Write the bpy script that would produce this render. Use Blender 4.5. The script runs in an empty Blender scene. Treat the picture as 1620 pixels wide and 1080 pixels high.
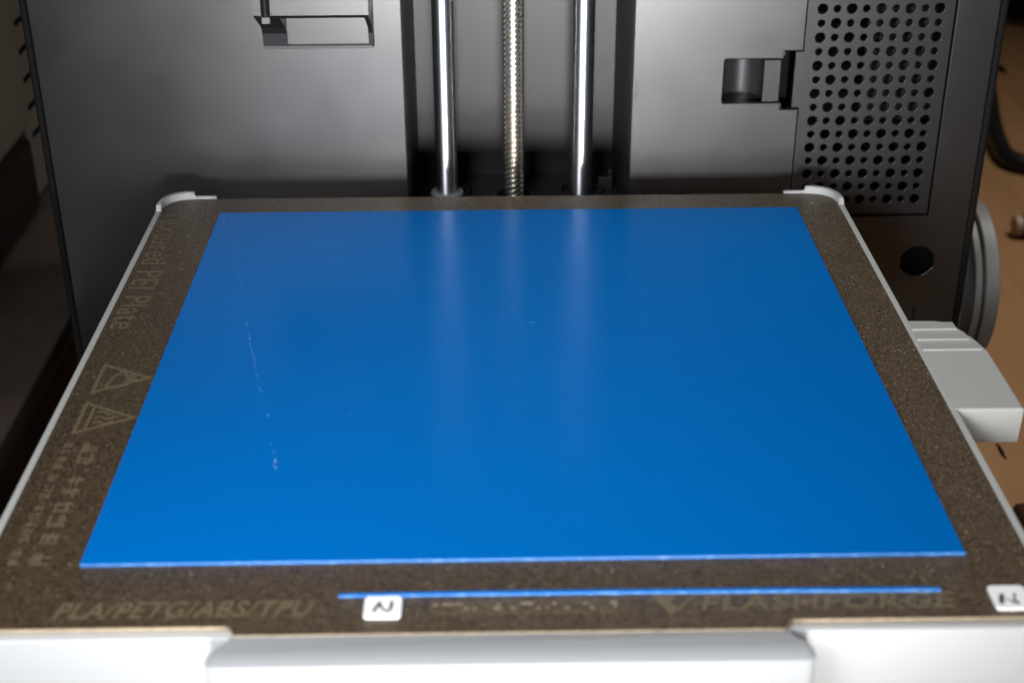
import bpy, bmesh, math, random
from mathutils import Vector, Matrix
random.seed(7)
S = 0.001                       # all shapes below are written in millimetres
R = math.radians
sc = bpy.context.scene
COL = sc.collection

# ------------------------------------------------------------------ camera
cam_d = bpy.data.cameras.new('camera')
cam = bpy.data.objects.new('camera', cam_d); COL.objects.link(cam)
pitch, yaw, roll = 0.49150, 0.01318, -0.00459
cp, sp, cy, sy = math.cos(pitch), math.sin(pitch), math.cos(yaw), math.sin(yaw)
fw = Vector((sy*cp, cy*cp, -sp)); rt0 = Vector((cy, -sy, 0)); up0 = rt0.cross(fw)
cr, sr = math.cos(roll), math.sin(roll)
rt = cr*rt0 + sr*up0; up = -sr*rt0 + cr*up0
M = Matrix((rt, up, -fw)).transposed().to_4x4()
M.translation = Vector((-2.532, -242.65, 196.624))*S
cam.matrix_world = M
cam_d.sensor_width = 36; cam_d.lens = 51.494
cam_d.clip_start = 0.01; cam_d.clip_end = 50
cam_d.dof.use_dof = True
cam_d.dof.focus_distance = 0.455
cam_d.dof.aperture_fstop = 15.0
sc.camera = cam

# ------------------------------------------------------------------ world and lamps
w = bpy.data.worlds.new('World'); sc.world = w; w.use_nodes = True
w.node_tree.nodes['Background'].inputs[0].default_value = (0.9, 0.95, 1.0, 1)
w.node_tree.nodes['Background'].inputs[1].default_value = 0.03

def area(name, loc, target, sx, sy_, power, col=(1, 1, 1), spread=180):
    l = bpy.data.lights.new(name, 'AREA'); l.shape = 'RECTANGLE'
    l.size = sx*S; l.size_y = sy_*S; l.energy = power; l.color = col; l.spread = math.radians(spread)
    o = bpy.data.objects.new(name, l); COL.objects.link(o)
    o.location = Vector(loc)*S
    o.rotation_euler = (Vector(target)-Vector(loc)).to_track_quat('-Z', 'Y').to_euler()
    return o
area('key_lamp', (20, -480, 36), (15, 250, 65), 180, 110, 0.40, (1.0, 0.985, 0.96), 28)
area('left_fill', (-190, -270, 205), (-45, -35, 0), 180, 180, 0.88, (0.97, 0.98, 1.0), 90)  # fill near the camera, added to brighten the sheet's near left
area('top_fill', (-250, -500, 1100), (0, 100, 0), 700, 700, 0.45, (1.0, 0.97, 0.93))  # broad soft fill from above, added to lift the top faces
area('table_fill', (520, 420, 900), (245, 340, -150), 300, 300, 0.85, (1.0, 0.95, 0.88), 70)  # unseen fill, added to brighten the table on the right
sc.view_settings.view_transform = 'Standard'
sc.view_settings.look = 'None'
sc.view_settings.exposure = 0.0
sc.cycles.max_bounces = 6

# ------------------------------------------------------------------ materials
def mat(name, color, rough=0.5, metal=0.0, spec=0.5, bump=None, vary=None, aniso=0.0, coat=0.0, smudge=0.0):
    """bump=(scale per metre, strength, distance mm); vary=(scale, colour2, low, high)"""
    m = bpy.data.materials.new(name); m.use_nodes = True
    nt = m.node_tree; n = nt.nodes; b = n['Principled BSDF']
    b.inputs['Base Color'].default_value = (*color, 1)
    b.inputs['Roughness'].default_value = rough
    b.inputs['Metallic'].default_value = metal
    b.inputs['Specular IOR Level'].default_value = spec
    b.inputs['Coat Weight'].default_value = coat
    tc = n.new('ShaderNodeTexCoord')
    if vary:
        t = n.new('ShaderNodeTexNoise'); t.inputs['Scale'].default_value = vary[0]; t.inputs['Detail'].default_value = 4
        nt.links.new(tc.outputs['Object'], t.inputs['Vector'])
        r = n.new('ShaderNodeValToRGB'); r.color_ramp.elements[0].position = vary[2]; r.color_ramp.elements[1].position = vary[3]
        r.color_ramp.elements[0].color = (*color, 1); r.color_ramp.elements[1].color = (*vary[1], 1)
        nt.links.new(t.outputs['Fac'], r.inputs['Fac']); nt.links.new(r.outputs['Color'], b.inputs['Base Color'])
    if bump:
        t = n.new('ShaderNodeTexNoise'); t.inputs['Scale'].default_value = bump[0]; t.inputs['Detail'].default_value = 3
        nt.links.new(tc.outputs['Object'], t.inputs['Vector'])
        bp = n.new('ShaderNodeBump'); bp.inputs['Strength'].default_value = bump[1]; bp.inputs['Distance'].default_value = bump[2]*S
        nt.links.new(t.outputs['Fac'], bp.inputs['Height']); nt.links.new(bp.outputs['Normal'], b.inputs['Normal'])
    if smudge:
        t = n.new('ShaderNodeTexNoise'); t.inputs['Scale'].default_value = 38; t.inputs['Detail'].default_value = 6; t.inputs['Roughness'].default_value = 0.65
        nt.links.new(tc.outputs['Object'], t.inputs['Vector'])
        mr = n.new('ShaderNodeMapRange'); mr.inputs['From Min'].default_value = 0.3; mr.inputs['From Max'].default_value = 0.7
        mr.inputs['To Min'].default_value = rough-smudge; mr.inputs['To Max'].default_value = rough+smudge
        nt.links.new(t.outputs['Fac'], mr.inputs['Value']); nt.links.new(mr.outputs['Result'], b.inputs['Roughness'])
    if aniso:
        tg = n.new('ShaderNodeTangent'); tg.direction_type = 'RADIAL'; tg.axis = 'Z'
        nt.links.new(tg.outputs['Tangent'], b.inputs['Tangent'])
        b.inputs['Anisotropic'].default_value = aniso; b.inputs['Anisotropic Rotation'].default_value = 0.25
    return m

BLACK = mat('black_plastic', (0.006, 0.006, 0.007), 0.335, spec=0.8, bump=(1900, 0.22, 0.04), smudge=0.028)
BLACKR = mat('black_recess_plastic', (0.008, 0.008, 0.009), 0.42, spec=0.32, bump=(2600, 0.08, 0.03))
BLACK2 = mat('black_vent_plastic', (0.014, 0.014, 0.015), 0.34, spec=0.5, bump=(1500, 0.08, 0.03))
NEAR_BLACK = mat('dark_inside', (0.005, 0.005, 0.005), 0.8, spec=0.05)  # near-black: shade of holes and insides put into the colour; also table marks
BOARD = mat('grey_inner_plate', (0.030, 0.030, 0.030), 0.8, spec=0.0)
TIP = mat('grey_sleeve_tip', (0.075, 0.075, 0.075), 0.5)
EDGEB = mat('black_matt_edge', (0.007, 0.007, 0.007), 0.75, spec=0.15)
CHROME = mat('polished_steel', (0.86, 0.89, 0.95), 0.40, 1.0, aniso=0.85)
SCREW = mat('thread_steel', (0.62, 0.585, 0.52), 0.27, 1.0)
GREY = mat('grey_plastic', (0.38, 0.39, 0.38), 0.45, bump=(3500, 0.12, 0.03))
PALE = mat('pale_grey_plastic', (0.33, 0.34, 0.35), 0.42, bump=(3000, 0.05, 0.03))
HANDLE = mat('handle_grey_plastic', (0.265, 0.275, 0.285), 0.45, bump=(3000, 0.06, 0.03))
WHITE = mat('white_paper', (0.82, 0.82, 0.84), 0.6)
INK = mat('black_ink', (0.02, 0.02, 0.03), 0.5)
EDGE = mat('cut_steel_edge', (0.80, 0.66, 0.48), 0.38, 1.0, vary=(350, (0.62, 0.50, 0.36), 0.4, 0.7), bump=(1200, 0.2, 0.1))
RUBBER = mat('black_rubber', (0.012, 0.012, 0.012), 0.4)
GLOSSB = mat('gloss_black', (0.010, 0.009, 0.008), 0.14, spec=0.6)
GOLD = mat('brass', (0.7, 0.5, 0.2), 0.25, 1.0)
BOXG = mat('grey_brown_paint', (0.25, 0.232, 0.208), 0.5, vary=(6, (0.21, 0.195, 0.176), 0.3, 0.7))
CAB = mat('dark_brown_wood', (0.080, 0.060, 0.052), 0.40, vary=(25, (0.052, 0.037, 0.031), 0.3, 0.7))
CABS = mat('red_brown_wood', (0.085, 0.032, 0.023), 0.45, vary=(30, (0.03, 0.011, 0.008), 0.3, 0.7))
SPOOLG = mat('spool_grey', (0.20, 0.20, 0.195), 0.5)
SPOOLD = mat('spool_dark', (0.06, 0.06, 0.06), 0.5)
NAVY = mat('deep_blue_plastic', (0.01, 0.03, 0.30), 0.35)
BEIGE = mat('beige_plastic', (0.45, 0.33, 0.22), 0.5)
COLLARG = mat('collar_grey', (0.26, 0.26, 0.26), 0.4)  # even light grey for the ring at the left rod
SPECK = mat('white_scratch', (0.20, 0.36, 0.58), 0.4)
WALLM = mat('room_wall_paint', (0.16, 0.10, 0.06), 0.8)

def blue_mat(name, base, rough):
    m = mat(name, base, rough, metal=0.08, spec=0.075)
    nt = m.node_tree; n = nt.nodes; b = n['Principled BSDF']
    b.inputs['Specular Tint'].default_value = (0.25, 0.58, 1.0, 1)
    tc = n.new('ShaderNodeTexCoord')
    t = n.new('ShaderNodeTexNoise'); t.inputs['Scale'].default_value = 900; t.inputs['Detail'].default_value = 2
    t2 = n.new('ShaderNodeTexNoise'); t2.inputs['Scale'].default_value = 14; t2.inputs['Detail'].default_value = 3
    for q in (t, t2): nt.links.new(tc.outputs['Object'], q.inputs['Vector'])
    bp = n.new('ShaderNodeBump'); bp.inputs['Strength'].default_value = 0.40; bp.inputs['Distance'].default_value = 0.1*S
    nt.links.new(t.outputs['Fac'], bp.inputs['Height']); nt.links.new(bp.outputs['Normal'], b.inputs['Normal'])
    mr = n.new('ShaderNodeMapRange'); mr.inputs['To Min'].default_value = rough-0.02; mr.inputs['To Max'].default_value = rough+0.02
    nt.links.new(t2.outputs['Fac'], mr.inputs['Value']); nt.links.new(mr.outputs['Result'], b.inputs['Roughness'])
    r = n.new('ShaderNodeValToRGB'); r.color_ramp.elements[0].position = 0.3; r.color_ramp.elements[1].position = 0.7
    r.color_ramp.elements[0].color = (base[0], base[1]*0.985, base[2]*0.985, 1); r.color_ramp.elements[1].color = (base[0], base[1]*1.015, base[2]*1.015, 1)
    nt.links.new(t2.outputs['Fac'], r.inputs['Fac']); nt.links.new(r.outputs['Color'], b.inputs['Base Color'])
    return m
BLUE = blue_mat('blue_sheet_coat', (0.0, 0.132, 0.470), 0.215)
BLUEC = mat('blue_cut_edge', (0.022, 0.115, 0.33), 0.45, vary=(420, (0.12, 0.25, 0.48), 0.5, 0.75))

def grit_mat(name, c1, c2, rough, metal, rel=0.9):
    """sanded sheet: dark brown grains, a few painted paler as glints"""
    m = bpy.data.materials.new(name); m.use_nodes = True
    nt = m.node_tree; n = nt.nodes; b = n['Principled BSDF']
    tc = n.new('ShaderNodeTexCoord')
    v = n.new('ShaderNodeTexVoronoi'); v.inputs['Scale'].default_value = 2000
    t = n.new('ShaderNodeTexNoise'); t.inputs['Scale'].default_value = 1100; t.inputs['Detail'].default_value = 3
    big = n.new('ShaderNodeTexNoise'); big.inputs['Scale'].default_value = 1050; big.inputs['Detail'].default_value = 4
    for q in (v, t, big): nt.links.new(tc.outputs['Object'], q.inputs['Vector'])
    bw = n.new('ShaderNodeSeparateColor'); nt.links.new(v.outputs['Color'], bw.inputs['Color'])
    mx = n.new('ShaderNodeMath'); mx.operation = 'MULTIPLY_ADD'
    nt.links.new(bw.outputs[0], mx.inputs[0]); mx.inputs[1].default_value = 0.60
    nt.links.new(big.outputs['Fac'], mx.inputs[2])
    r = n.new('ShaderNodeValToRGB'); r.color_ramp.elements[0].position = 0.50; r.color_ramp.elements[1].position = 1.05
    r.color_ramp.elements[0].color = (*c1, 1); r.color_ramp.elements[1].color = (*c2, 1)
    nt.links.new(mx.outputs[0], r.inputs['Fac'])
    gl = n.new('ShaderNodeMath'); gl.operation = 'GREATER_THAN'; gl.inputs[1].default_value = 0.987    # painted glint: a few grains get a paler colour and less roughness
    nt.links.new(bw.outputs[1], gl.inputs[0])
    mc = n.new('ShaderNodeMix'); mc.data_type = 'RGBA'; mc.inputs[7].default_value = (0.24, 0.19, 0.13, 1)
    nt.links.new(gl.outputs[0], mc.inputs[0]); nt.links.new(r.outputs['Color'], mc.inputs[6]); nt.links.new(mc.outputs[2], b.inputs['Base Color'])
    bp = n.new('ShaderNodeBump'); bp.inputs['Strength'].default_value = rel; bp.inputs['Distance'].default_value = 0.22*S
    ad = n.new('ShaderNodeMath'); ad.operation = 'ADD'
    nt.links.new(v.outputs['Distance'], ad.inputs[0]); nt.links.new(t.outputs['Fac'], ad.inputs[1])
    nt.links.new(ad.outputs[0], bp.inputs['Height']); nt.links.new(bp.outputs['Normal'], b.inputs['Normal'])
    rr_ = n.new('ShaderNodeMapRange'); rr_.inputs['To Min'].default_value = rough; rr_.inputs['To Max'].default_value = rough*0.6
    nt.links.new(gl.outputs[0], rr_.inputs['Value']); nt.links.new(rr_.outputs['Result'], b.inputs['Roughness'])
    b.inputs['Metallic'].default_value = metal
    return m
GRIT = grit_mat('brown_grit_coat', (0.032, 0.021, 0.012), (0.116, 0.078, 0.044), 0.34, 0.38)
PRINT = mat('smooth_brown_print', (0.104, 0.082, 0.046), 0.52, vary=(900, (0.120, 0.096, 0.055), 0.35, 0.65))
PRINTB = grit_mat('bright_print', (0.30, 0.25, 0.16), (0.50, 0.42, 0.30), 0.42, 0.35)

def wood_mat(name, c1, c2):
    m = bpy.data.materials.new(name); m.use_nodes = True
    nt = m.node_tree; n = nt.nodes; b = n['Principled BSDF']
    tc = n.new('ShaderNodeTexCoord'); mp = n.new('ShaderNodeMapping'); mp.inputs['Scale'].default_value = (30, 2.5, 30)
    nt.links.new(tc.outputs['Object'], mp.inputs['Vector'])
    t = n.new('ShaderNodeTexNoise'); t.inputs['Scale'].default_value = 3; t.inputs['Detail'].default_value = 6; t.inputs['Distortion'].default_value = 0.6
    nt.links.new(mp.outputs['Vector'], t.inputs['Vector'])
    r = n.new('ShaderNodeValToRGB'); r.color_ramp.elements[0].position = 0.3; r.color_ramp.elements[1].position = 0.72
    r.color_ramp.elements[0].color = (*c1, 1); r.color_ramp.elements[1].color = (*c2, 1)
    nt.links.new(t.outputs['Fac'], r.inputs['Fac']); nt.links.new(r.outputs['Color'], b.inputs['Base Color'])
    b.inputs['Roughness'].default_value = 0.55
    return m
WOOD = wood_mat('tan_wood', (0.33, 0.170, 0.072), (0.40, 0.215, 0.098))

# ------------------------------------------------------------------ mesh helpers (mm)
def link(name, me, m=None, parent=None):
    o = bpy.data.objects.new(name, me); COL.objects.link(o)
    if m is not None:
        me.materials.clear(); me.materials.append(m)
    if parent is not None: o.parent = parent
    return o
def finish(name, bm, m, parent=None, smooth=False, origin=None):
    bmesh.ops.recalc_face_normals(bm, faces=bm.faces)
    me = bpy.data.meshes.new(name)
    for v in bm.verts: v.co = v.co*S
    bm.to_mesh(me); bm.free()
    if smooth:
        for p in me.polygons: p.use_smooth = True
        try: me.set_sharp_from_angle(angle=R(35))
        except Exception: pass
    return link(name, me, m, parent)
def box(bm, x0, x1, y0, y1, z0, z1, bev=0.0, seg=2):
    g = bmesh.ops.create_cube(bm, size=1)
    for v in g['verts']:
        v.co = Vector(((x0+x1)/2+v.co.x*(x1-x0), (y0+y1)/2+v.co.y*(y1-y0), (z0+z1)/2+v.co.z*(z1-z0)))
    if bev:
        es = {e for v in g['verts'] for e in v.link_edges}
        bmesh.ops.bevel(bm, geom=list(es), offset=bev, segments=seg, affect='EDGES', profile=0.5)
def prism(bm, pts, z0, z1, axis='Z'):
    """extrude a closed outline; pts are (a,b); axis the extrusion axis"""
    def P(a, b, c):
        return {'Z': (a, b, c), 'Y': (a, c, b), 'X': (c, a, b)}[axis]
    lo = [bm.verts.new(P(a, b, z0)) for a, b in pts]; hi = [bm.verts.new(P(a, b, z1)) for a, b in pts]
    n = len(pts); fs = [bm.faces.new(lo[::-1]), bm.faces.new(hi)]
    for i in range(n): fs.append(bm.faces.new((lo[i], lo[(i+1) % n], hi[(i+1) % n], hi[i])))
    return lo, hi, fs
def bevel_loop(bm, verts, off, seg=2):
    vs = set(verts); es = [e for e in bm.edges if e.verts[0] in vs and e.verts[1] in vs]
    bmesh.ops.bevel(bm, geom=es, offset=off, segments=seg, affect='EDGES', profile=0.5)
def lathe(bm, prof, c, axis='Z', n=48, closed=False):
    """prof: list of (r, h)"""
    rings = []
    for r, h in prof:
        ring = []
        for i in range(n):
            a = 2*math.pi*i/n; u, v = r*math.cos(a), r*math.sin(a)
            p = {'Z': (u, v, h), 'X': (h, u, v), 'Y': (u, h, v)}[axis]
            ring.append(bm.verts.new(Vector(c)+Vector(p)))
        rings.append(ring)
    k = len(rings)
    for j in range(k if closed else k-1):
        A, B = rings[j], rings[(j+1) % k]
        for i in range(n): bm.faces.new((A[i], A[(i+1) % n], B[(i+1) % n], B[i]))
    if not closed:
        bm.faces.new(rings[0][::-1]); bm.faces.new(rings[-1])
def tube(bm, pts, r, n=12):
    rings = []; pts = [Vector(p) for p in pts]
    for i, p in enumerate(pts):
        d = (pts[min(i+1, len(pts)-1)]-pts[max(i-1, 0)]).normalized()
        q = d.to_track_quat('Z', 'Y')
        rings.append([bm.verts.new(p+q @ Vector((r*math.cos(2*math.pi*k/n), r*math.sin(2*math.pi*k/n), 0))) for k in range(n)])
    for A, B in zip(rings, rings[1:]):
        for k in range(n): bm.faces.new((A[k], A[(k+1) % n], B[(k+1) % n], B[k]))
    bm.faces.new(rings[0][::-1]); bm.faces.new(rings[-1])
def smooth_path(pts, n=10):
    pts = [Vector(p) for p in pts]; out = []
    ext = [2*pts[0]-pts[1]]+pts+[2*pts[-1]-pts[-2]]
    for i in range(1, len(ext)-2):
        p0, p1, p2, p3 = ext[i-1:i+3]
        for k in range(n):
            t = k/n
            out.append(0.5*((2*p1)+(p2-p0)*t+(2*p0-5*p1+4*p2-p3)*t*t+(3*p1-p0-3*p2+p3)*t**3))
    out.append(pts[-1]); return out
def plate(name, loops, thick, bev, m, parent, to3d):
    """outline with holes (2-D loops, mm) made solid with rounded rims; to3d maps (u,v,w) to mm"""
    cu = bpy.data.curves.new(name, 'CURVE'); cu.dimensions = '2D'; cu.fill_mode = 'BOTH'
    cu.extrude = thick/2-bev; cu.bevel_depth = bev; cu.bevel_resolution = 1
    for lp in loops:
        s = cu.splines.new('POLY'); s.points.add(len(lp)-1); s.use_cyclic_u = True
        for p, (u, v) in zip(s.points, lp): p.co = (u, v, 0, 1)
    t = bpy.data.objects.new(name, cu); COL.objects.link(t)
    dg = bpy.context.evaluated_depsgraph_get(); dg.update()
    me = bpy.data.meshes.new_from_object(t.evaluated_get(dg))
    bpy.data.objects.remove(t); bpy.data.curves.remove(cu)
    for v in me.vertices: v.co = Vector(to3d(*v.co))*S
    me.name = name
    bm = bmesh.new(); bm.from_mesh(me); bmesh.ops.remove_doubles(bm, verts=bm.verts, dist=1e-7)
    bmesh.ops.recalc_face_normals(bm, faces=bm.faces); bm.to_mesh(me); bm.free()
    for p in me.polygons: p.use_smooth = False
    return link(name, me, m, parent)
def circle(cx, cy_, r, n=18): return [(cx+r*math.cos(2*math.pi*i/n), cy_+r*math.sin(2*math.pi*i/n)) for i in range(n)]
def rrect(x0, x1, y0, y1, r, n=5):
    o = []
    for cx, cy_, a0 in ((x1-r, y1-r, 0), (x0+r, y1-r, 90), (x0+r, y0+r, 180), (x1-r, y0+r, 270)):
        for i in range(n+1):
            a = R(a0+90*i/n); o.append((cx+r*math.cos(a), cy_+r*math.sin(a)))
    return o
def text_mesh(name, s, x0, x1, y0, y1, m, parent, z, thick=0.03, shear=0.0, rot=False, bold=0.0, font_w=1.0):
    """lettering fitted to a box: runs along +X, or (rot) from far to near with its top towards +X"""
    cu = bpy.data.curves.new(name, 'FONT'); cu.body = s; cu.size = 1; cu.shear = shear; cu.offset = bold; cu.space_character = 1.08
    cu.resolution_u = 4
    t = bpy.data.objects.new(name, cu); COL.objects.link(t)
    dg = bpy.context.evaluated_depsgraph_get(); dg.update()
    me = bpy.data.meshes.new_from_object(t.evaluated_get(dg))
    bpy.data.objects.remove(t); bpy.data.curves.remove(cu)
    xs = [v.co.x for v in me.vertices]; ys = [v.co.y for v in me.vertices]
    ax, bx, ay, by = min(xs), max(xs), min(ys), max(ys)
    for v in me.vertices:
        a = (v.co.x-ax)/(bx-ax); b = (v.co.y-ay)/(by-ay)
        if rot: p = (x0+b*(x1-x0), y1-a*(y1-y0), z)
        else: p = (x0+a*(x1-x0), y0+b*(y1-y0), z)
        v.co = Vector(p)*S
    bm = bmesh.new(); bm.from_mesh(me)
    ret = bmesh.ops.extrude_face_region(bm, geom=bm.faces[:])
    for g in ret['geom']:
        if isinstance(g, bmesh.types.BMVert): g.co.z += thick*S
    bmesh.ops.recalc_face_normals(bm, faces=bm.faces)
    bm.to_mesh(me); bm.free(); me.name = name
    for p in me.polygons: p.use_smooth = False
    return link(name, me, m, parent)
def stroke(bm, pts, wd, z, t=0.03):
    """flat band along a 2-D path, laid at height z"""
    stroke.k = getattr(stroke, 'k', 0)+1; t = t+0.0013*(stroke.k % 9)
    pts = [Vector((p[0], p[1])) for p in pts]; L = []; Rr = []
    for i, p in enumerate(pts):
        d = (pts[min(i+1, len(pts)-1)]-pts[max(i-1, 0)]); d = d.normalized() if d.length else Vector((1, 0))
        nn = Vector((-d.y, d.x))*wd/2
        L.append(p+nn); Rr.append(p-nn)
    lo = L+Rr[::-1]
    for i in range(len(pts)-1):
        q = [L[i], L[i+1], Rr[i+1], Rr[i]]
        a = [bm.verts.new((v.x, v.y, z)) for v in q]; b = [bm.verts.new((v.x, v.y, z+t)) for v in q]
        bm.faces.new(b); bm.faces.new(a[::-1])
        for k in range(4): bm.faces.new((a[k], a[(k+1) % 4], b[(k+1) % 4], b[k]))

def thing(name, label, cat, loc=(0, 0, 0), group=None):
    o = bpy.data.objects.new(name, None); COL.objects.link(o); o.location = Vector(loc)*S
    o.empty_display_size = 0.01
    tag(o, label, cat, group); return o
def tag(o, label, cat, group=None):
    o['label'] = label; o['category'] = cat
    if group: o['group'] = group
def kind(o, k): o['kind'] = k; return o

# ================================================================== SETTING
bm = bmesh.new(); box(bm, -900, 900, -900, 1200, -180, -150, 1.5)
o = finish('wooden_table', bm, WOOD); tbl = o
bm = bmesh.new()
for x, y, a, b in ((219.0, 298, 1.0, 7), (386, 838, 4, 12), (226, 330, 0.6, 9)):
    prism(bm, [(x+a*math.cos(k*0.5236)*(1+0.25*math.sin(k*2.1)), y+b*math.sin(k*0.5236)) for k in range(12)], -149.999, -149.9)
kind(finish('dark_mark', bm, NEAR_BLACK, tbl), 'stuff')
tag(o, 'tan brown wooden table top showing right of the black printer housing', 'table')
bm = bmesh.new(); box(bm, -2500, 2500, 1300, 1320, -900, 1600)
kind(finish('wall', bm, WALLM), 'structure')
bm = bmesh.new(); box(bm, -2500, 2500, -2500, 1300, -920, -900)
kind(finish('floor', bm, WALLM), 'structure')

# ================================================================== PRINTER
pr = thing('printer', 'black and light grey desktop 3D printer with chrome rods behind its bed', 'printer')
YW = 252.0
def wall3d(y):                      # plate in the rear wall: u=X, v=Z, w towards the viewer
    return lambda u, v, w_: (u, y-w_, v)
TOP = 150
outline = [(-160.0, -112), (171.9, -112), (171.9, TOP), (47, TOP), (47, -30), (-33.7, -30), (-33.7, TOP), (-160.0, TOP)]
hole = [(105.4, -18.0), (157.8, -18.0), (157.8, 122), (105.4, 122), (105.4, 45.3), (98.8, 45.3), (98.8, 42.5), (79.0, 42.5), (78.2, 41.7),
        (78.2, 26.6), (79.0, 25.8), (98.8, 25.8), (98.8, 23.3), (105.4, 23.3)]
octo = [(155.6+7.0*math.cos(R(22.5+45*k)), -36.0+6.6*math.sin(R(22.5+45*k))) for k in range(8)]
panel = plate('rear_panel', [outline, hole, octo, rrect(146.5, 157.3, -66, -54.7, 0.4)], 3.0, 0.35, BLACK, pr, wall3d(YW+1.5))
# scuffs on the panel
bm = bmesh.new()
for (x, z, a, b) in ((47.9, 33.5, .25, 1.2), (48.2, 31.0, .3, .9), (48.0, 29.2, .35, .8), (47.7, 27.9, .3, .5), (48.6, 29.8, .12, .5), (48.4, 35.2, .1, .8)):
    box(bm, x-a, x+a, YW-0.38, YW-0.30, z-b, z+b)
for p, q in (((75.2, 8.0), (77.0, 7.9)), ((77.0, 7.9), (76.4, 7.2)), ((77.6, 7.5), (79.9, 6.9)), ((80.1, 6.8), (81.6, 5.2)), ((82.4, -0.3), (83.6, -1.2))):
    d = Vector((q[0]-p[0], q[1]-p[1])).normalized(); nn = Vector((-d.y, d.x))*0.09
    for y in (YW-0.38,):
        vs = [bm.verts.new((c[0]+s*nn.x, y, c[1]+s*nn.y)) for c, s in ((p, 1), (q, 1), (q, -1), (p, -1))]
        bm.faces.new(vs)
kind(finish('scuff_mark', bm, RUBBER, panel), 'stuff')
bm = bmesh.new()
for k in range(70):
    x, z = random.uniform(-155, 168), random.uniform(-20, 110)
    if -35 < x < 48 or 76 < x < 158: continue
    a = random.uniform(.06, .16); box(bm, x-a, x+a, YW-0.40, YW-0.30, z-a*.8, z+a*.8)
kind(finish('dust', bm, TIP, panel), 'stuff')
# blanking plate in the small rectangle and dark well behind the round hole
bm = bmesh.new(); box(bm, 146.7, 157.1, YW+0.8, YW+2.4, -65.8, -54.9, 0.2); finish('blanking_plate', bm, BLACK, pr)
bm = bmesh.new(); lathe(bm, [(8.3, YW+3.1), (8.3, YW+74), (0.5, YW+74)], (155.6, 0, -36.0), 'Y', 32)
finish('round_well', bm, NEAR_BLACK, pr)
bm = bmesh.new()
pts = [(155.6+6.3*math.cos(R(a)), -36.2+6.1*math.sin(R(a))) for a in range(235, 306, 10)]
tube(bm, [(x, YW+0.7, z) for x, z in pts], 0.4, 8); finish('socket_lip', bm, BLACK2, pr, True)
# side walls, back, top of the housing
bm = bmesh.new(); box(bm, -163.2, -160.4, YW-0.1, YW+85, -112, TOP, 1.35, 4); finish('side_wall', bm, EDGEB, pr, True)
bm = bmesh.new(); box(bm, 172.3, 175.2, YW-0.1, YW+85, -112, TOP, 1.35, 4); finish('side_wall', bm, EDGEB, pr, True)
bm = bmesh.new(); box(bm, -160, 172, YW+82, YW+85, -112, TOP); finish('back_wall', bm, NEAR_BLACK, pr)
bm = bmesh.new(); box(bm, -163, 175, YW, YW+85, TOP+0.1, TOP+6, 0.8); finish('roof', bm, BLACK, pr)
bm = bmesh.new(); box(bm, -155, 138, -6, YW+80, -150, -113, 2); finish('base', bm, BLACK, pr)
bm = bmesh.new(); box(bm, -40, 40, 20, YW-12, -112.9, -60, 2); finish('slide_rail', bm, NEAR_BLACK, pr)
# recess with tapered walls
bm = bmesh.new()
prism(bm, [(-33.7, YW+3.02), (-31.4, 295), (43.9, 295), (47, YW+3.02), (50, YW+3.02), (50, 298), (-36.5, 298), (-36.5, YW+3.02)], -30, TOP)
finish('rod_recess', bm, BLACKR, pr)
# floor of the recess with its ring bosses
bm = bmesh.new(); box(bm, -33.6, 46.9, YW-4, 294.9, -29, -17, 0.4)
flo = finish('recess_floor', bm, BLACK2, pr)
for x in (-20.0, 30.6):
    bm = bmesh.new(); lathe(bm, [(8.6, -17), (8.6, -15.9), (8.2, -15.5), (7.5, -15.5), (7.3, -15.9), (7.3, -16.98)], (x, 276, 0), 'Z', 48, True)
    finish('ring_boss', bm, BLACK2, flo, True)
bm = bmesh.new(); lathe(bm, [(6.2, -16.98), (6.2, -16.6), (5.9, -16.5), (0.5, -16.5)], (5.1, 274, 0), 'Z', 36); finish('screw_hole', bm, NEAR_BLACK, flo)
bm = bmesh.new(); lathe(bm, [(6.3, -16.9), (6.2, -15.4), (5.8, -15.0), (4.05, -14.9)], (-20.0, 274, 0), 'Z', 40); finish('rod_collar', bm, COLLARG, flo, True)  # light grey ring at the foot of the left rod
bm = bmesh.new(); box(bm, 37.6, 42.8, 279, 281, -17, -12.2, 0.2); box(bm, 41.4, 42.8, 279.4, 280.6, -12.3, -9.4, 0.2); finish('stop_tab', bm, BLACK2, flo)
# rods and lead screw
for x in (-20.0, 30.6):
    bm = bmesh.new(); lathe(bm, [(4, -16.9), (4, TOP-1)], (x, 274, 0), 'Z', 64); finish('guide_rod', bm, CHROME, pr, True)
bm = bmesh.new()
n, dz = 56, 0.2; rows = int((TOP+16.9-1)/dz); prev = None
for j in range(rows+1):
    z = -16.9+j*dz; ring = []
    for i in range(n):
        a = 2*math.pi*i/n
        ph = (z/8.0*4-a*4/(2*math.pi)) % 1.0
        d = abs(ph-0.5)*2
        r = 2.85+1.15*min(1, max(0, (d-0.10)/0.30))
        ring.append(bm.verts.new((5.1+r*math.cos(a), 274+r*math.sin(a), z)))
    if prev:
        for i in range(n): bm.faces.new((prev[i], prev[(i+1) % n], ring[(i+1) % n], ring[i]))
    prev = ring
o = finish('lead_screw', bm, SCREW, pr)
for p in o.data.polygons: p.use_smooth = True
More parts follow.
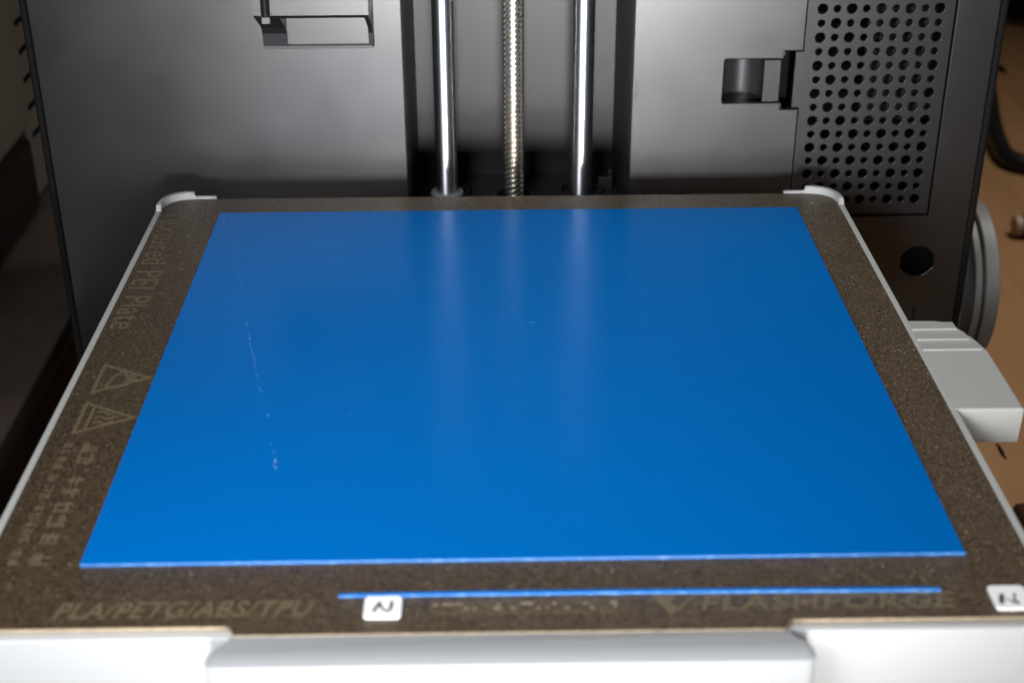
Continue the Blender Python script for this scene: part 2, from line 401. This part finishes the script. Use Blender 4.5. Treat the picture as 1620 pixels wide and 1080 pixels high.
# vent panel with holes in two sizes
loops = [[(106.25, -16.9), (156.8, -16.9), (156.8, 121.0), (106.25, 121.0), (106.25, 44.3), (103.6, 44.3), (103.6, 24.3), (106.25, 24.3)]]
for k in range(-11, 15):
    for c in range(9):
        big = (k+c) % 2 == 0
        loops.append(circle(111.3+5.05*c, 59.4-5.04*k, 1.98 if big else 1.46, 18))
vp = plate('vent_panel', loops, 1.5, 0.22, BLACK2, pr, wall3d(YW+1.5))
bm = bmesh.new(); box(bm, 92.6, 98.7, YW+0.6, YW+2.4, 26.3, 41.7, 0.35);
box(bm, 99.0, 99.7, YW+0.8, YW+6, 43.0, 45.0, 0.1); box(bm, 99.0, 99.7, YW+0.8, YW+6, 23.6, 25.6, 0.1)
finish('latch_tab', bm, BLACK2, vp)
bm = bmesh.new(); box(bm, 131.4, 171, YW+16, YW+17, 14, TOP-4); finish('inner_board', bm, BOARD, pr)
bm = bmesh.new(); box(bm, 104, 171.5, YW+40, YW+42, -110, TOP-2); finish('inner_shade', bm, NEAR_BLACK, pr)  # dark sheet standing for the shade behind the vent holes
# scooped finger pocket for the latch
bm = bmesh.new()
arc = [(78.3, YW+3.0), (78.4, YW+5.2), (79.2, YW+8.0), (81.0, YW+10.6), (83.6, YW+12.2), (86.4, YW+12.6), (89.0, YW+12.0), (91.4, YW+10.4), (93.2, YW+8.2), (94.0, YW+6.0)]
arc = [tuple(p) for p in smooth_path([(a, b, 0) for a, b in arc], 4)]
A = [bm.verts.new((p[0], p[1], 25.85)) for p in arc]; B = [bm.verts.new((p[0], p[1], 42.45)) for p in arc]
for i in range(len(arc)-1): bm.faces.new((A[i], A[i+1], B[i+1], B[i]))
for z in (25.85, 42.45): bm.faces.new([bm.verts.new((p[0], p[1], z)) for p in arc])
bm.normal_update()
me = bpy.data.meshes.new('finger_pocket')
for v in bm.verts: v.co *= S
bm.to_mesh(me); bm.free()
for p in me.polygons: p.use_smooth = len(p.vertices) == 4
fp = link('finger_pocket', me, BLACK2, pr)
bm = bmesh.new(); box(bm, 94.1, 104, YW+14, YW+15, 20, 48); finish('slot_back', bm, NEAR_BLACK, pr)
# bracket high on the left: hood standing out from the wall over a plate
hd = bpy.data.objects.new('cable_bracket', None)
COL.objects.link(hd); hd.parent = pr; hd.empty_display_size = 0.01
bm = bmesh.new(); box(bm, -80.6, -42.9, YW-2.2, YW-0.1, 48.4, TOP-8, 0.3); finish('bracket_plate', bm, BLACK, hd)
bm = bmesh.new(); prism(bm, [(YW-20, TOP-8), (YW-20, 64.4), (YW-18.2, 63.0), (YW-2.25, 63.0), (YW-2.25, TOP-8)], -80.6, -42.9, 'X'); finish('bracket_hood', bm, BLACK, hd)
for x0, x1 in ((-80.5, -72.4), (-44.5, -43.0)):
    bm = bmesh.new()
    prism(bm, [(YW-17.8, 62.95), (YW-2.21, 62.95), (YW-2.21, 49.55), (YW-4.4, 49.55), (YW-4.9, 54.0), (YW-6.5, 56.6)], x0, x1, 'X')
    finish('bracket_gusset', bm, BLACKR, hd)
bm = bmesh.new(); box(bm, -80.2, -43.3, YW-4.2, YW-2.23, 48.45, 49.5, 0.15); finish('bracket_lip', bm, BLACK2, hd)
bm = bmesh.new(); lathe(bm, [(1.45, 64.6), (1.45, TOP-10)], (-76.3, YW-21.6, 0), 'Z', 24); finish('cable_sleeve', bm, GLOSSB, hd, True)
bm = bmesh.new(); box(bm, -77.7, -74.8, YW-22.4, YW-20.02, 62.2, 64.6, 0.3); finish('sleeve_tip', bm, TIP, hd)

# bed frame
bed = bpy.data.objects.new('bed_frame', None); COL.objects.link(bed); bed.parent = pr; bed.empty_display_size = 0.01
def rnd_outline(x, y0, y1, r, tab=None):
    pts = []
    for i in range(7):
        a = R(90*i/6); pts.append((x-r+r*math.cos(a), y1-r+r*math.sin(a)))
    for i in range(7):
        a = R(90+90*i/6); pts.append((-x+r+r*math.cos(a), y1-r+r*math.sin(a)))
    pts += [(-x, y0)]
    if tab: pts += tab
    pts += [(x, y0)]
    return pts
outer = rnd_outline(118.0, -1.2, 233.6, 9.0)
inner = rnd_outline(116.15, -1.21, 232.2, 8.0)
bm = bmesh.new()
lo, hi, fs = prism(bm, rnd_outline(118.0, 0.5, 233.6, 9.0), -7, -1.05)
tray = finish('bed_tray', bm, GREY, bed)
# side rims, level with the plate
bm = bmesh.new(); box(bm, -118.0, -116.15, 0.6, 221.5, -1.04, 0.05, 0.25); finish('side_rim', bm, GREY, bed)
bm = bmesh.new(); box(bm, 116.15, 118.0, 0.6, 221.5, -1.04, 0.05, 0.25); finish('side_rim', bm, GREY, bed)
# raised rear corners
for s in (1, -1):
    bm = bmesh.new()
    path = [(99.0, 232.15, 0.7), (106.3, 232.0, 0.75), (106.5, 231.95, 2.5), (109.5, 231.6, 2.5), (112.0, 230.7, 2.45), (113.9, 229.2, 2.4), (115.2, 227.2, 2.3), (115.9, 224.8, 2.2), (116.12, 222.6, 1.9), (116.13, 221.3, 0.08)]
    IN0 = []; IN1 = []; OU0 = []; OU1 = []
    for i, (x, y, h) in enumerate(path):
        a = path[max(i-1, 0)]; b = path[min(i+1, len(path)-1)]
        d = Vector((b[0]-a[0], b[1]-a[1])).normalized(); nn = Vector((-d.y, d.x))*(1.8)   # outward
        if i <= 2: nn = Vector((0, 1.5))
        if i >= len(path)-2: nn = Vector((1.8, 0))
        IN0.append(bm.verts.new((s*x, y, -1.0))); IN1.append(bm.verts.new((s*x, y, h)))
        OU0.append(bm.verts.new((s*(x+nn.x), y+nn.y, -1.0))); OU1.append(bm.verts.new((s*(x+nn.x), y+nn.y, h)))
    for i in range(len(path)-1):
        for a, b in ((IN0, IN1), (IN1, OU1), (OU1, OU0), (OU0, IN0)):
            bm.faces.new((a[i], a[i+1], b[i+1], b[i]))
    for i in (0, len(path)-1): bm.faces.new((IN0[i], IN1[i], OU1[i], OU0[i]))
    bmesh.ops.recalc_face_normals(bm, faces=bm.faces)
    es = [e for e in bm.edges if all(v in set(IN1+OU1) for v in e.verts)]
    bmesh.ops.bevel(bm, geom=es, offset=0.25, segments=2, affect='EDGES')
    finish('corner_lip', bm, PALE, bed, True)
# front skirt and the pull handle
bm = bmesh.new(); box(bm, -134, 134, -2.4, 0.45, -34, -1.2, 0.6, 3); finish('front_skirt', bm, PALE, bed, True)
bm = bmesh.new()
half = [(57.4, -2.41), (57.9, -3.6), (59.2, -5.2), (60.7, -6.7), (61.8, -8.6), (62.2, -10.6), (61.7, -12.1), (60.2, -12.9)]
half = [(p.x, p.y) for p in smooth_path([(a, b, 0) for a, b in half], 2)]
hpts = [(x, y) for x, y in half] + [(-x, y) for x, y in half[::-1]]
lo, hi, fs = prism(bm, hpts[::-1], -32, -0.35)
bevel_loop(bm, hi, 0.38, 2)
finish('pull_handle', bm, HANDLE, bed, True)
# side block with stepped ridges
bm = bmesh.new()
wo = [(116.2, 84.2), (135.5, 84.2), (135.6, 116.0), (133.6, 122.6), (131.2, 128.6), (129.3, 132.4), (127.6, 134.0), (125.4, 134.6), (116.2, 134.7)]
lo, hi, fs = prism(bm, wo, -10.0, 0.10)
for v in lo:
    if v.co.x > 130: v.co.x -= 0.3
bevel_loop(bm, hi, 0.45, 2)
sb = finish('side_block', bm, GREY, bed)
bm = bmesh.new()
for y, x1 in ((128.4, 131.0), (122.2, 132.6), (116.2, 134.6)):
    x1 = x1-0.5
    prism(bm, [(y, 0.05), (y+0.45, 0.42), (y+5.2, 0.05)], 117.4, x1, 'X')
finish('step_ridge', bm, GREY, sb)

# ================================================================== BUILD PLATE
bp_ = thing('build_plate', 'dark brown gritty steel build plate lying on the grey printer bed', 'build plate')
tab = [(-59.5, 0), (-58.6, -0.5), (-57.4, -2.9), (57.4, -2.9), (58.6, -0.5), (59.5, 0)]
po = rnd_outline(116.0, 0, 232.0, 8.0, tab)
bm = bmesh.new(); lo, hi, fs = prism(bm, po, -0.95, -0.18); finish('steel_core', bm, EDGE, bp_)
bm = bmesh.new(); lo, hi, fs = prism(bm, [(x, y+(0.12 if y < 5 else 0)) for x, y in po], -0.178, 0.0); finish('grit_coat', bm, GRIT, bp_)
ZT = 0.002
text_mesh('lettering', 'PLA/PETG/ABS/TPU', -96.6, -41.6, 3.1, 8.5, PRINT, bp_, ZT, shear=0.28, bold=0.014)
text_mesh('lettering', 'FLASHFORGE', 40.6, 95.6, 3.3, 8.6, PRINT, bp_, ZT, shear=0.22, bold=0.016)
bm = bmesh.new()
prism(bm, [(30.8, 8.6), (33.2, 3.2), (34.2, 1.6), (35.4, 4.2), (34.2, 6.3), (36.0, 8.6)], ZT, ZT+0.03)
stroke(bm, [(35.4, 3.4), (37.2, 5.4), (38.6, 7.6)], 0.8, ZT)
finish('emblem', bm, PRINT, bp_)
text_mesh('lettering', 'Textured PEI Plate', -114.4, -106.2, 135, 221, PRINT, bp_, ZT, rot=True)
# outlined notice with two lines of tiny print
bm = bmesh.new()
x0, x1, y0, y1 = -16.6, 23.6, 3.4, 7.0
rr = rrect(x0, x1, y0, y1, 0.7); stroke(bm, rr+[rr[0]], 0.28, ZT)
finish('notice_frame', bm, PRINT, bp_)
bm = bmesh.new()
for yy in (5.9, 4.5):
    x = x0+1.2
    while x < x1-1.4:
        wdt = random.uniform(.5, 1.0)
        if random.random() < 0.82:
            stroke(bm, [(x, yy-0.4), (x+0.1, yy+0.4)], 0.2, ZT)
            stroke(bm, [(x, yy+random.choice((-.35, 0, .35))), (x+wdt*0.8, yy+random.choice((-.35, 0, .35)))], 0.2, ZT)
        x += wdt+0.25
finish('notice_print', bm, PRINT, bp_)
bm = bmesh.new()
for x, y, wd, hh in ((-15.7, 6.1, 1.2, .5), (-13.2, 6.3, 2.4, .35), (-10.9, 6.3, 1.8, .35), (-9.2, 4.9, 1.0, .5), (-7.4, 4.9, .8, .5), (-2.4, 6.2, .8, .5), (-2.6, 4.8, 1.8, .5), (.6, 4.8, 1.2, .4),
                     (3.6, 6.3, 2.7, .6), (6.1, 4.8, .8, .5), (8.0, 4.8, .9, .5), (9.5, 6.2, 1.1, .4), (12.2, 4.8, 1.1, .5), (16.0, 6.2, 1.3, .3), (17.4, 4.7, .8, .5), (22.2, 6.3, 1.6, .6), (22.6, 5.2, .8, .6)):
    prism(bm, rrect(x-wd/2, x+wd/2, y-hh/2, y+hh/2, min(wd, hh)*0.45, 3), ZT+0.034, ZT+0.05)
finish('worn_print', bm, PRINTB, bp_)
# two warning triangles, apex to the right
def tri(yc, inner_fn):
    bm = bmesh.new()
    a, b, c = (-111.0, yc+8.3), (-111.0, yc-8.3), (-95.6, yc)
    def sh(k):
        cx = sum(p[0] for p in (a, b, c))/3; cyy = yc
        return [(cx+(p[0]-cx)*k, cyy+(p[1]-cyy)*k) for p in (a, b, c)]
    o_ = sh(1.0); i_ = sh(0.80)
    for k in range(3):
        q = [o_[k], o_[(k+1) % 3], i_[(k+1) % 3], i_[k]]
        A = [bm.verts.new((*v, ZT)) for v in q]; B = [bm.verts.new((*v, ZT+0.03)) for v in q]
        bm.faces.new(A); bm.faces.new(B)
        for e in range(4): bm.faces.new((A[e], A[(e+1) % 4], B[(e+1) % 4], B[e]))
    inner_fn(bm)
    finish('warning_triangle', bm, PRINT, bp_)
def waves(bm):
    stroke(bm, [(-108.0, 85.2-5.2), (-108.0, 85.2+5.2)], 0.9, ZT)
    for dy in (-2.6, 0, 2.6):
        stroke(bm, [(-106.6+0.5*k, 85.2+dy*(1-0.012*k)+0.7*math.sin(k*0.75)) for k in range(13-int(abs(dy)))], 0.7, ZT)
def hand(bm):
    stroke(bm, [(-107.6, 101.2), (-106.8, 106.2), (-104.8, 109.4), (-103.2, 109.0), (-104.0, 107.2)], 0.8, ZT)
    stroke(bm, [(-104.0, 107.2), (-101.2, 107.6), (-100.6, 106.6), (-103.2, 105.8)], 0.7, ZT)
    stroke(bm, [(-103.2, 105.6), (-100.0, 105.4), (-100.0, 104.4), (-103.2, 104.2)], 0.7, ZT)
    stroke(bm, [(-107.6, 101.2), (-104.6, 101.0), (-102.0, 102.4)], 0.8, ZT)
tri(106.0, hand); tri(85.2, waves)
# two columns of blurred characters
def glyph(bm, cx, cy_, h):
    wd = 0.11*h
    for k in range(random.randint(2, 4)):
        t = random.uniform(-.42, .42)
        stroke(bm, [(cx+t*h, cy_-0.42*h), (cx+t*h, cy_+0.42*h)], wd, ZT+0.0005*k)
    for k in range(random.randint(2, 3)):
        t = random.uniform(-.42, .42)
        stroke(bm, [(cx-0.42*h, cy_+t*h), (cx+0.42*h, cy_+t*h)], wd, ZT+0.003+0.0005*k)
bm = bmesh.new()
for y in (70.6, 66.0, 55.8, 50.6, 44.6, 39.0, 32.0, 24.2): glyph(bm, -104.4, y, 5.0)
finish('worn_lettering', bm, PRINT, bp_)
bm = bmesh.new(); y = 72.0
while y > 22:
    glyph(bm, -110.2, y, 2.7); y -= 3.2 if random.random() < .85 else 5
finish('worn_lettering', bm, PRINT, bp_)

# ================================================================== BLUE SHEET, STRIP, CARDS
bs = thing('blue_sheet', 'square blue glossy plastic sheet lying flat on the brown build plate', 'plastic sheet')
bm = bmesh.new()
lo, hi, fs = prism(bm, [(-94.9, 21.0), (101.8, 21.3), (100.9, 217.9), (-95.5, 217.9)], 0.06, 0.86)
fr = [f for f in fs if f is not fs[1]]
bevel_loop(bm, hi, 0.12, 2)
me_o = finish('coated_face', bm, BLUE, bs)
me_o.data.materials.append(BLUEC)
for p in me_o.data.polygons:
    if abs(p.normal.z) < 0.5: p.material_index = 1
# specks of a dotted scratch
bm = bmesh.new()
def speck(x, y, a, b): prism(bm, [(x-a, y-b), (x+a, y-b), (x+a, y+b), (x-a, y+b)], 0.861, 0.885)
line = [(-91.3, 207.1), (-85.0, 182.0), (-78.7, 156.9), (-74.1, 134.1), (-66.2, 100.9), (-57.5, 66.0)]
path = smooth_path([(a, b, 0) for a, b in line], 30)
for i, p in enumerate(path):
    t = i/len(path); y = p.y
    dens = 0.40 if 158 < y < 200 else 0.55 if 98 < y < 136 else 0.08 if y > 85 else 0.0
    if random.random() < dens:
        s_ = random.uniform(.04, .09) if y > 150 else random.uniform(.06, .15)
        speck(p.x+random.uniform(-.2, .2), y, s_, s_*random.uniform(1, 2.0))
for (x, y, a, b) in ((-57.9, 66.5, .10, .18), (-56.9, 62.2, .16, .9), (-56.4, 59.2, .14, .45), (-57.2, 60.2, .1, .3), (-59.0, 70.0, .1, .1), (-61.6, 84.0, .12, .3), (8.0, 134.5, .15, .4), (8.9, 134.5, .12, .4), (-40, 84, .1, .15)):
    speck(x, y, a, b)
for k in range(14): speck(-93.6+random.uniform(0, 3.4), 207+random.uniform(0, 9), random.uniform(.05, .1), random.uniform(.1, .3))
for k in range(9): speck(random.uniform(-90, 98), random.uniform(24, 214), .05, .07)
kind(finish('scratch_mark', bm, SPECK, bs), 'stuff')

stp = thing('blue_strip', 'narrow blue offcut strip lying along the front of the build plate', 'plastic strip')
bm = bmesh.new()
NS = 24; top = []; 
secs = []
for i in range(NS+1):
    t = i/NS; x = -36.6+129.4*t; yb = 9.0-0.5*t+0.25*math.sin(t*3.1)
    wd = 1.0*(0.75+0.25*min(1, t*4)) if 0 < i < NS else 0.7
    secs.append([bm.verts.new((x, yb, 0.05)), bm.verts.new((x, yb+wd, 0.05)), bm.verts.new((x, yb+wd, 0.66)), bm.verts.new((x, yb, 0.66))])
for A, B in zip(secs, secs[1:]):
    for k in range(4): bm.faces.new((A[k], A[(k+1) % 4], B[(k+1) % 4], B[k]))
bm.faces.new(secs[0][::-1]); bm.faces.new(secs[-1])
o = finish('strip_body', bm, BLUE, stp)
o.data.materials.append(BLUEC)
for p in o.data.polygons:
    if abs(p.normal.z) < 0.5: p.material_index = 1

def card(x0, x1, y0, y1, label, marks):
    t = thing('paper_label', label, 'label', ((x0+x1)/2, (y0+y1)/2, 0), 'white square paper labels on the build plate')
    bm = bmesh.new(); cx, cy_ = (x0+x1)/2, (y0+y1)/2
    lo, hi, fs = prism(bm, rrect(x0-cx, x1-cx, y0-cy_, y1-cy_, 0.9), 0.05, 0.42)
    bevel_loop(bm, hi, 0.06, 1)
    finish('paper', bm, WHITE, t)
    bm = bmesh.new()
    for pts, wd in marks: stroke(bm, [(a-cx, b-cy_) for a, b in pts], wd, 0.425, 0.01)
    finish('ink_mark', bm, INK, t)
    return t
card(-30.9, -23.0, 1.7, 8.85, 'white square label with dark scrawl touching the thin blue strip',
     [([(-28.9, 3.7), (-28.3, 5.2), (-27.6, 7.0)], 0.8), ([(-27.7, 6.8), (-27.3, 5.2), (-26.6, 4.3), (-26.0, 3.9)], 0.6), ([(-26.1, 3.9), (-25.6, 4.0), (-25.2, 4.9), (-25.1, 7.2)], 0.75)])
card(103.0, 110.9, 1.9, 9.9, 'white square label with dark scrawl at the front right plate corner',
     [([(105.5, 7.0), (104.9, 5.4), (104.5, 3.7)], 1.0), ([(105.3, 5.5), (106.6, 4.8), (107.5, 4.5)], 0.4), ([(108.2, 7.2), (107.7, 5.0)], 0.5), ([(106.9, 4.5), (107.6, 4.3), (108.3, 3.8)], 0.95)])

# ================================================================== RIGHT-HAND BACKGROUND
sp_ = thing('filament_spool', 'grey round spool wheel on the right side of the black housing', 'spool', (186, 303, -68))
def on_spool(name, prof, m):
    bm = bmesh.new(); lathe(bm, prof, (0, 0, 0), 'X', 72); return finish(name, bm, m, sp_, True)
on_spool('outer_flange', [(20, 4.6), (33, 4.6), (33.5, 5.0), (33.5, 9.6), (33, 10.2), (20, 10.2)], SPOOLG)
on_spool('inner_flange', [(20, 0.6), (32.2, 0.6), (32.7, 1.0), (32.7, 3.0), (32.4, 3.4), (20, 3.4)], SPOOLG)
on_spool('drum', [(27, -8), (30, -8), (30, 4.58), (27, 4.58)], SPOOLD)
bm = bmesh.new(); box(bm, -9.5, -5.2, -36, -31, -22, 2, 0.6); finish('holder_bar', bm, SPOOLG, sp_)

cb = bmesh.new()
tube(cb, smooth_path([(372, 840, -144), (353, 760, -144), (339, 706, -144), (330, 664, -144), (327.5, 636, -144), (336, 624, -144), (352, 626, -144), (390, 650, -144)], 8), 6, 12)
o = finish('power_cable', cb, RUBBER, None, True); tag(o, 'black cable looped on the tan table right of the housing', 'cable')
t = thing('marker_pen', 'blurred blue pen with beige end at the right edge of the table', 'pen', (296, 526, -143))
bm = bmesh.new(); lathe(bm, [(3.5, -0.6), (5.6, 0.4), (5.8, 4.4), (4.8, 4.6)], (0, 0, 0), 'X', 28); finish('pen_end', bm, BEIGE, t, True)
bm = bmesh.new(); lathe(bm, [(4.9, 4.61), (6.6, 5.2), (6.6, 60), (5.6, 62)], (0, 0, 0), 'X', 28); finish('pen_body', bm, NAVY, t, True)
t = thing('black_bag', 'black rounded bag shape standing at the far right of the table', 'bag', (470, 985, -150))
bm = bmesh.new()
g = bmesh.ops.create_icosphere(bm, subdivisions=4, radius=1)
for v in bm.verts:
    p = v.co.copy(); v.co = Vector((p.x*70, p.y*60, 55+p.z*56))
    v.co += Vector((random.uniform(-1, 1), 0, random.uniform(-1, 1)))*1.2
finish('bag_body', bm, RUBBER, t, True)
bm = bmesh.new(); tube(bm, smooth_path([(-30, -20, 105), (-24, -30, 140), (10, -32, 150), (34, -20, 108)], 8), 5, 10); finish('bag_strap', bm, RUBBER, t, True)
t = thing('leather_case', 'dark brown leather case corner low beside the right edge of the bed', 'case', (228, 182, -150))
bm = bmesh.new(); box(bm, -25, 60, -60, 58, 0.2, 14, 3, 3); finish('case_body', bm, CABS, t, True)
bm = bmesh.new(); box(bm, -25.4, 60.4, -60.4, 58.4, 6.4, 7.6, 0.3); finish('case_seam', bm, CAB, t)

# ================================================================== LEFT-HAND BACKGROUND
t = thing('wooden_cabinet', 'dark brown low wooden cabinet left of the printer housing', 'cabinet', (-320, 150, -150))
bm = bmesh.new(); box(bm, -230, 148, -350, 500, 70, 80, 1.5, 3); finish('top_board', bm, CAB, t, True)
bm = bmesh.new(); box(bm, -226, 146, -346, 496, 0.2, 69.95, 1); finish('side_board', bm, CABS, t)
t = thing('metal_case', 'grey brown metal case with vent slots standing on the dark cabinet', 'computer case', (-215, 340, -70))
bm = bmesh.new(); box(bm, -190, 4, -170, 52, 38, 330, 6, 4); finish('case_body', bm, BOXG, t, True)
bm = bmesh.new(); box(bm, -190, 3.4, -172, 51, 0.2, 37.9, 5, 4); finish('plinth', bm, RUBBER, t, True)
bp2 = bmesh.new(); box(bp2, -180, -2, 60, 120, 0.3, 320, 2); vb = finish('slotted_back', bp2, BOXG, t)
ms = None
for k in range(22):
    bm = bmesh.new() if ms is None else None
    if ms is None:
        box(bm, -3, 0.3, 68, 96, -0.9, 0.9, 0.3); so = finish('slot', bm, NEAR_BLACK, vb); ms = so.data
    else:
        so = link('slot', ms, None, vb)
    so.location = Vector((-1.4, 0, 30+13.2*k))*S
